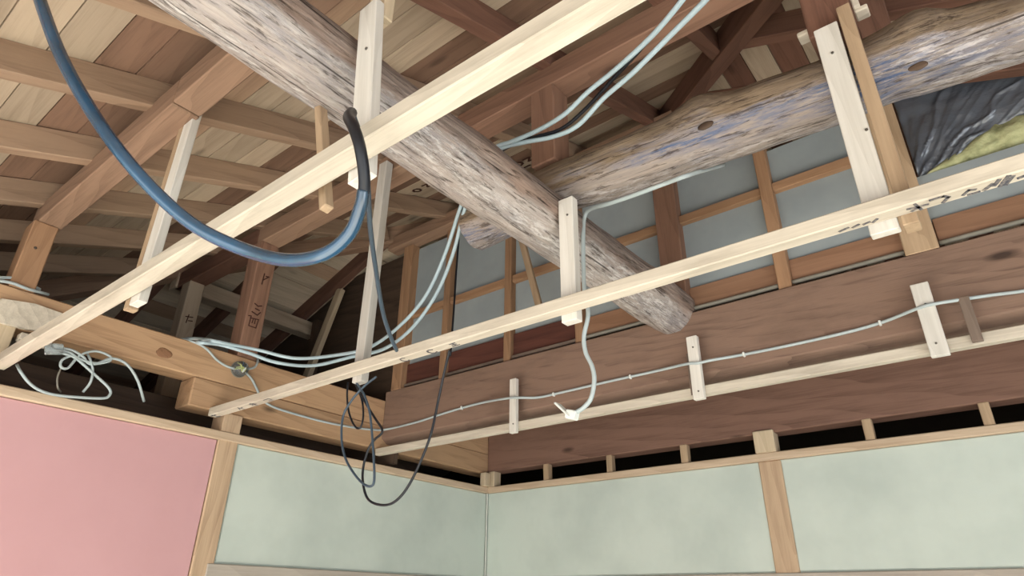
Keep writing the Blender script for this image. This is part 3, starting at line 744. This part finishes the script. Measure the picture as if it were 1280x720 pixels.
# notched pale wood at the far left end of the girder
box('wall_post_head', (-0.10, 0.006), (-2.80, -2.715), (0.034, 0.25), W['block'], axis='Z', label='pale post head under the girder at the left frame edge', cat='post')
bm = bmesh.new()
prof = [(-2.83, 0.245), (-2.80, 0.335), (-2.70, 0.352), (-2.595, 0.345), (-2.565, 0.325), (-2.60, 0.285), (-2.625, 0.262), (-2.69, 0.25)]
a_ = [bm.verts.new((0.0, y, z)) for y, z in prof]; b_ = [bm.verts.new((0.022, y + 0.01, z)) for y, z in prof]
bm.faces.new(a_[::-1]); bm.faces.new(b_)
for k in range(len(prof)): bm.faces.new((a_[k], a_[(k + 1) % 8], b_[(k + 1) % 8], b_[k]))
bmesh.ops.recalc_face_normals(bm, faces=bm.faces)
tag(link('split_cleat', bm, W['batten']), 'split pale cleat nailed on the girder face at the left edge', 'cleat')
box('broken_peg', (-0.02, 0.03), (-2.70, -2.60), (0.205, 0.232), W['batten'], axis='Y', label='short broken pale peg below the split cleat at the left', cat='peg')

# ------------------------------------------------------------------ cables
hs = cable('hose', [(1.310,-3.228,0.709), (1.364,-3.199,0.587), (1.417,-3.176,0.493), (1.483,-3.116,0.341), (1.541,-3.052,0.220), (1.598,-2.988,0.118), (1.651,-2.916,0.033), (1.709,-2.853,-0.030), (1.785,-2.791,-0.075), (1.872,-2.759,-0.109), (1.955,-2.743,-0.118), (2.012,-2.739,-0.098), (2.046,-2.748,-0.063), (2.060,-2.756,-0.038)], lambda t: 0.0128 - 0.0022 * max(0, t - 0.6) / 0.4, M['bluecable'], 'thick glossy blue-black hose looping down to the nearest hanger', 'hose', n=14)
he = cable('hose_end', [(2.046,-2.748,-0.063), (2.061,-2.756,-0.037), (2.073,-2.771,-0.011), (2.079,-2.791,0.027), (2.065,-2.798,0.066), (2.034,-2.789,0.108), (2.003,-2.764,0.154)], 0.0102, M['blackcable'], 'end of the hose hooked over the joist, blackened where no window reflects', parent=hs, n=12)  # same hose; black stands in where it reflects no window
cable('cable', [(1.964,-2.735,0.189), (1.965,-2.706,0.138), (1.869,-2.612,0.144), (1.702,-2.464,0.167), (1.577,-2.340,0.162), (1.414,-2.166,0.134), (1.341,-2.064,0.102), (1.295,-1.993,0.086)], 0.0065, M['darkcable'], 'thin dark cable from the hose end down to the middle joist')
cable('cable', [(2.776,-2.394,0.550), (2.670,-2.337,0.563), (2.570,-2.265,0.581), (2.513,-2.227,0.590), (2.391,-2.163,0.609), (2.259,-2.104,0.617), (2.145,-2.055,0.634), (2.026,-2.008,0.628), (1.925,-1.996,0.644), (1.825,-2.009,0.664), (1.720,-2.012,0.682), (1.595,-1.956,0.684), (1.458,-1.875,0.641), (1.319,-1.785,0.530), (1.192,-1.735,0.419), (1.055,-1.720,0.318), (0.907,-1.726,0.263), (0.746,-1.756,0.256), (0.566,-1.817,0.238), (0.449,-1.914,0.250), (0.408,-2.022,0.269), (0.380,-2.131,0.277), (0.363,-2.210,0.266), (0.0,-2.045,0.408), (-0.10,-2.085,0.407), (-0.15,-2.10,0.37)], 0.0072, M['paircable'], 'lower pale cable of the pair hanging over the grey log')
cable('cable', [(2.735,-2.415,0.564), (2.631,-2.355,0.585), (2.520,-2.285,0.600), (2.466,-2.245,0.607), (2.356,-2.179,0.624), (2.222,-2.120,0.644), (2.110,-2.082,0.656), (2.005,-2.048,0.654), (1.892,-2.026,0.667), (1.791,-2.027,0.673), (1.703,-2.018,0.689), (1.568,-1.958,0.678), (1.440,-1.881,0.646), (1.291,-1.799,0.533), (1.156,-1.755,0.415), (1.019,-1.751,0.327), (0.857,-1.759,0.271), (0.693,-1.796,0.263), (0.519,-1.868,0.266), (0.425,-1.982,0.288), (0.398,-2.057,0.289), (0.372,-2.179,0.284), (0.0,-2.085,0.410), (-0.10,-2.12,0.408), (-0.15,-2.14,0.37)], 0.0072, M['paircable'], 'upper pale cable of the pair hanging over the grey log')
cable('cable', [(2.501,-2.263,0.617), (2.408,-2.193,0.640), (2.300,-2.129,0.657), (2.182,-2.070,0.667), (2.054,-2.015,0.666), (1.953,-1.994,0.660), (1.835,-2.000,0.678), (1.714,-1.993,0.690), (1.564,-1.937,0.686)], 0.006, M['blackcable'], 'black cable running between the pair of pale cables at the top')
cable('cable', [(0.575,-0.985,1.360), (0.567,-0.985,1.084), (0.563,-0.985,0.786), (0.557,-0.985,0.531)], 0.0055, M['blackcable'], 'black cable hanging down beside the second stud of the panelled wall')
cable('cable', [(0.012,-1.712,0.225), (0.012,-1.615,0.196), (0.012,-1.355,0.188), (0.012,-1.149,0.197), (0.014,-1.008,0.212), (0.042,-0.940,0.222), (0.283,-0.939,0.226), (0.518,-0.939,0.244), (0.742,-0.945,0.251), (0.957,-0.996,0.226), (1.043,-0.996,0.214), (1.098,-0.945,0.217), (1.220,-0.939,0.219), (1.473,-0.939,0.223), (1.702,-0.939,0.224), (1.856,-0.985,0.209), (1.906,-0.996,0.199), (1.960,-0.985,0.203), (2.070,-0.939,0.215), (2.248,-0.939,0.213), (2.439,-0.939,0.216), (2.555,-0.940,0.225), (2.666,-0.990,0.227), (2.712,-0.996,0.227), (2.791,-0.975,0.229), (2.863,-0.945,0.234), (2.952,-0.940,0.226), (3.057,-0.940,0.224), (3.6,-0.94,0.235), (4.4,-0.94,0.24), (5.15,-0.94,0.24)], 0.0058, M['greycable'], 'long grey cable clipped along the girder and the dark tie beam', per=6)
for (px, clab) in zip(((0.613,-0.939,0.250), (1.185,-0.939,0.218), (1.582,-0.939,0.223), (2.070,-0.939,0.215), (2.542,-0.940,0.223)), ('white clip on the grey cable left of the first small white strip', 'white clip on the grey cable just right of the first small white strip', 'white clip on the grey cable left of the second small white strip', 'white clip on the grey cable just right of the second small white strip', 'white clip on the grey cable left of the third small white strip')):
    bm = bmesh.new(); bmesh.ops.create_cube(bm, size=1.0); bmesh.ops.scale(bm, vec=(0.008, 0.016, 0.018), verts=bm.verts)
    bmesh.ops.bevel(bm, geom=bm.edges[:], offset=0.002, segments=1, affect='EDGES')
    c_ = link('cable_clip', bm, M['whiteplastic']); c_.location = px
    tag(c_, clab, 'clip', 'cable clips on the tie beam')
# cables of the junction box
jb = empty('junction_box', (0.020,-1.836,0.333)); tag(jb, 'clear round junction box with bare wire ends on the left girder', 'junction box')
jc = Vector((0.020,-1.836,0.333))
bm = bmesh.new(); bmesh.ops.create_cone(bm, cap_ends=True, segments=24, radius1=0.038, radius2=0.034, depth=0.03)
bmesh.ops.bevel(bm, geom=[e for e in bm.edges if len(e.link_faces) == 2 and e.calc_face_angle() > 1], offset=0.004, segments=2, affect='EDGES')
o = link('clear_cover', bm, M['clear'], jb, True); o.matrix_basis = Matrix.Rotation(math.pi / 2, 4, 'Y') @ Matrix.Translation((0, 0, 0.0))
bm = bmesh.new(); bmesh.ops.create_cone(bm, cap_ends=True, segments=24, radius1=0.04, radius2=0.04, depth=0.006)
o = link('back_plate', bm, M['pvc'], jb); o.matrix_basis = Matrix.Translation((-0.018, 0, 0)) @ Matrix.Rotation(math.pi / 2, 4, 'Y')
for k, (a, b, mm) in enumerate([((0, -0.03, -0.01), (0.012, 0.012, -0.012), 'greenwire'), ((0, -0.02, 0.022), (0.014, 0.0, -0.016), 'greenwire'), ((0, 0.024, 0.018), (0.014, 0.004, -0.018), 'whiteplastic'), ((0, -0.024, 0.0), (0.014, 0.016, -0.004), 'greenwire'), ((0, 0.028, -0.012), (0.014, 0.0, 0.012), 'darkcable')]):
    A, B = Vector(a), Vector(b)
    bm = tube_bm(spline([A, (A + B) / 2 + Vector((0.012, 0, 0.006)), B, B + Vector((0.004, 0, 0.014))], 5), 0.0036, 6)
    link('wire_end', bm, M[mm], jb, True)
cable('cable', [(-0.020,-2.113,0.403), (0.006,-2.058,0.395), (0.012,-2.008,0.378), (0.012,-1.958,0.346), (0.014,-1.909,0.329), (0.020,-1.867,0.324)], 0.0056, M['greycable'], 'short pale cable curving into the left of the junction box')
cable('cable', [(0.020,-1.808,0.337), (0.014,-1.767,0.361), (0.008,-1.753,0.391), (-0.020,-1.741,0.421), (-0.060,-1.721,0.444)], 0.0056, M['greycable'], 'short pale cable looping up from the right of the junction box')
cable('cable', [(0.020,-1.813,0.323), (0.014,-1.772,0.304), (0.012,-1.738,0.269), (0.012,-1.704,0.227), (0.012,-1.674,0.210)], 0.0056, M['greycable'], 'short pale cable dropping from the junction box behind the middle joist')
cable('cable', [(-0.020,-2.859,0.410), (-0.010,-2.816,0.421), (-0.010,-2.774,0.435), (-0.030,-2.721,0.439), (-0.050,-2.677,0.438)], 0.0062, M['greycable'], 'upper strand of white cable lying on the girder at the left edge')
cable('cable', [(0.008,-2.861,0.390), (0.006,-2.815,0.403), (0.006,-2.776,0.409), (0.006,-2.728,0.405), (-0.010,-2.682,0.413), (-0.040,-2.648,0.425)], 0.0062, M['greycable'], 'lower strand of white cable lying on the girder at the left edge')
# the cable from the knotty log to the hanging connector
cable('cable', [(2.254,-1.412,0.739), (2.276,-1.800,0.462), (2.195,-1.820,0.450), (2.104,-1.820,0.452), (1.997,-1.800,0.472), (1.927,-1.770,0.501), (1.884,-1.750,0.504), (1.872,-1.750,0.435), (1.866,-1.750,0.238), (1.876,-1.750,0.148), (1.858,-1.750,0.079), (1.861,-1.750,0.026), (1.881,-1.750,-0.023), (1.886,-1.750,-0.066), (1.873,-1.750,-0.116), (1.847,-1.750,-0.140), (1.817,-1.750,-0.151)], 0.0068, M['greycable'], 'grey cable hanging from the knotty log to the white connector')
wc = empty('connector', (1.800,-1.750,-0.156)); tag(wc, 'small white angled connector hanging on the end of the grey cable', 'connector')
for nm, sc_, lo_, rot in (('connector_body', (0.034, 0.026, 0.026), (0.006, 0, 0), (0, 0.3, 0)), ('connector_plate', (0.006, 0.036, 0.072), (-0.020, 0, 0.018), (0, -0.8, 0))):
    bm = bmesh.new(); bmesh.ops.create_cube(bm, size=1.0); bmesh.ops.scale(bm, vec=sc_, verts=bm.verts)
    bmesh.ops.bevel(bm, geom=bm.edges[:], offset=0.0025, segments=2, affect='EDGES')
    o = link(nm, bm, M['whiteplastic'], wc); o.location = lo_; o.rotation_euler = rot
# loops hanging below the middle joist
cable('cable', [(1.443,-1.900,0.081), (1.407,-1.880,0.029), (1.366,-1.860,-0.060), (1.340,-1.860,-0.173), (1.293,-1.860,-0.268), (1.243,-1.860,-0.334), (1.188,-1.860,-0.366), (1.127,-1.860,-0.366), (1.069,-1.860,-0.344), (1.036,-1.860,-0.295), (1.026,-1.860,-0.239), (1.041,-1.860,-0.181), (1.069,-1.860,-0.149), (1.106,-1.860,-0.124), (1.057,-1.860,-0.069), (0.988,-1.860,0.006), (0.943,-1.860,0.063), (0.913,-1.860,0.099)], 0.0042, M['blackcable'], 'long dark cable loop sagging from the middle joist to the lowest point')
cable('cable', [(1.072,-1.885,0.070), (1.005,-1.880,0.049), (0.945,-1.880,0.009), (0.906,-1.880,-0.044), (0.913,-1.880,-0.126), (0.950,-1.880,-0.201), (1.013,-1.880,-0.264), (1.069,-1.880,-0.301), (1.106,-1.880,-0.307), (1.113,-1.880,-0.282), (1.098,-1.880,-0.210), (1.076,-1.880,-0.127), (1.052,-1.880,-0.053), (1.015,-1.880,0.011), (0.983,-1.880,0.047), (0.950,-1.880,0.080)], 0.0042, M['darkcable'], 'dark blue-grey cable loop left of the long loop under the joist')
cable('cable', [(0.882,-1.860,0.093), (0.887,-1.860,0.039), (0.909,-1.860,-0.025), (0.951,-1.860,-0.082), (0.984,-1.860,-0.095), (0.995,-1.860,-0.060), (0.981,-1.860,-0.002), (0.950,-1.860,0.049), (0.920,-1.860,0.085)], 0.0036, M['blackcable'], 'smallest black wire loop under the white hanger end')
# bundle behind the left rail
cable('cable', [(-0.000,-2.596,0.204), (0.030,-2.549,0.192), (0.030,-2.505,0.185), (0.030,-2.427,0.142), (0.030,-2.363,0.103), (0.030,-2.353,0.076), (0.030,-2.380,0.057), (0.030,-2.504,0.036), (0.030,-2.570,0.035), (0.030,-2.619,0.053), (0.030,-2.660,0.088), (0.000,-2.672,0.118)], 0.0055, M['greycable'], 'pale cable of the left bundle making the widest loop over the rail')
cable('cable', [(0.000,-2.590,0.199), (0.030,-2.538,0.202), (0.030,-2.497,0.188), (0.030,-2.434,0.186), (0.030,-2.383,0.221), (0.030,-2.326,0.214), (0.030,-2.268,0.161), (-0.020,-2.202,0.095)], 0.0055, M['greycable'], 'pale cable of the left bundle dropping behind the rail at its right')
cable('cable', [(-0.000,-2.587,0.210), (0.030,-2.533,0.213), (0.030,-2.483,0.198), (0.030,-2.454,0.177), (0.030,-2.394,0.204), (0.030,-2.391,0.226), (0.030,-2.446,0.233), (0.030,-2.495,0.201), (0.030,-2.521,0.142), (0.030,-2.545,0.141), (0.030,-2.547,0.167), (0.030,-2.521,0.194)], 0.005, M['greycable'], 'pale cable of the left bundle curled into two small loops')
cable('cable', [(0.000,-2.469,0.229), (0.030,-2.456,0.193), (0.030,-2.436,0.153), (0.030,-2.432,0.108), (0.000,-2.437,0.074)], 0.005, M['greycable'], 'short pale cable of the left bundle hanging in a bow')
cable('cable', [(0.000,-2.535,0.144), (0.010,-2.538,0.103), (0.010,-2.527,0.068), (-0.020,-2.504,0.061)], 0.0035, M['pvc'], 'thin grey wire under the left cable bundle')
bm = tube_bm([Vector((0.030,-2.613,0.189)), Vector((0.035,-2.590,0.197)), Vector((0.035,-2.562,0.203))], 0.022, 12)
tag(link('cable_sleeve', bm, M['clear'], None, True), 'clear plastic sleeve round the left cable bundle', 'cable sleeve')
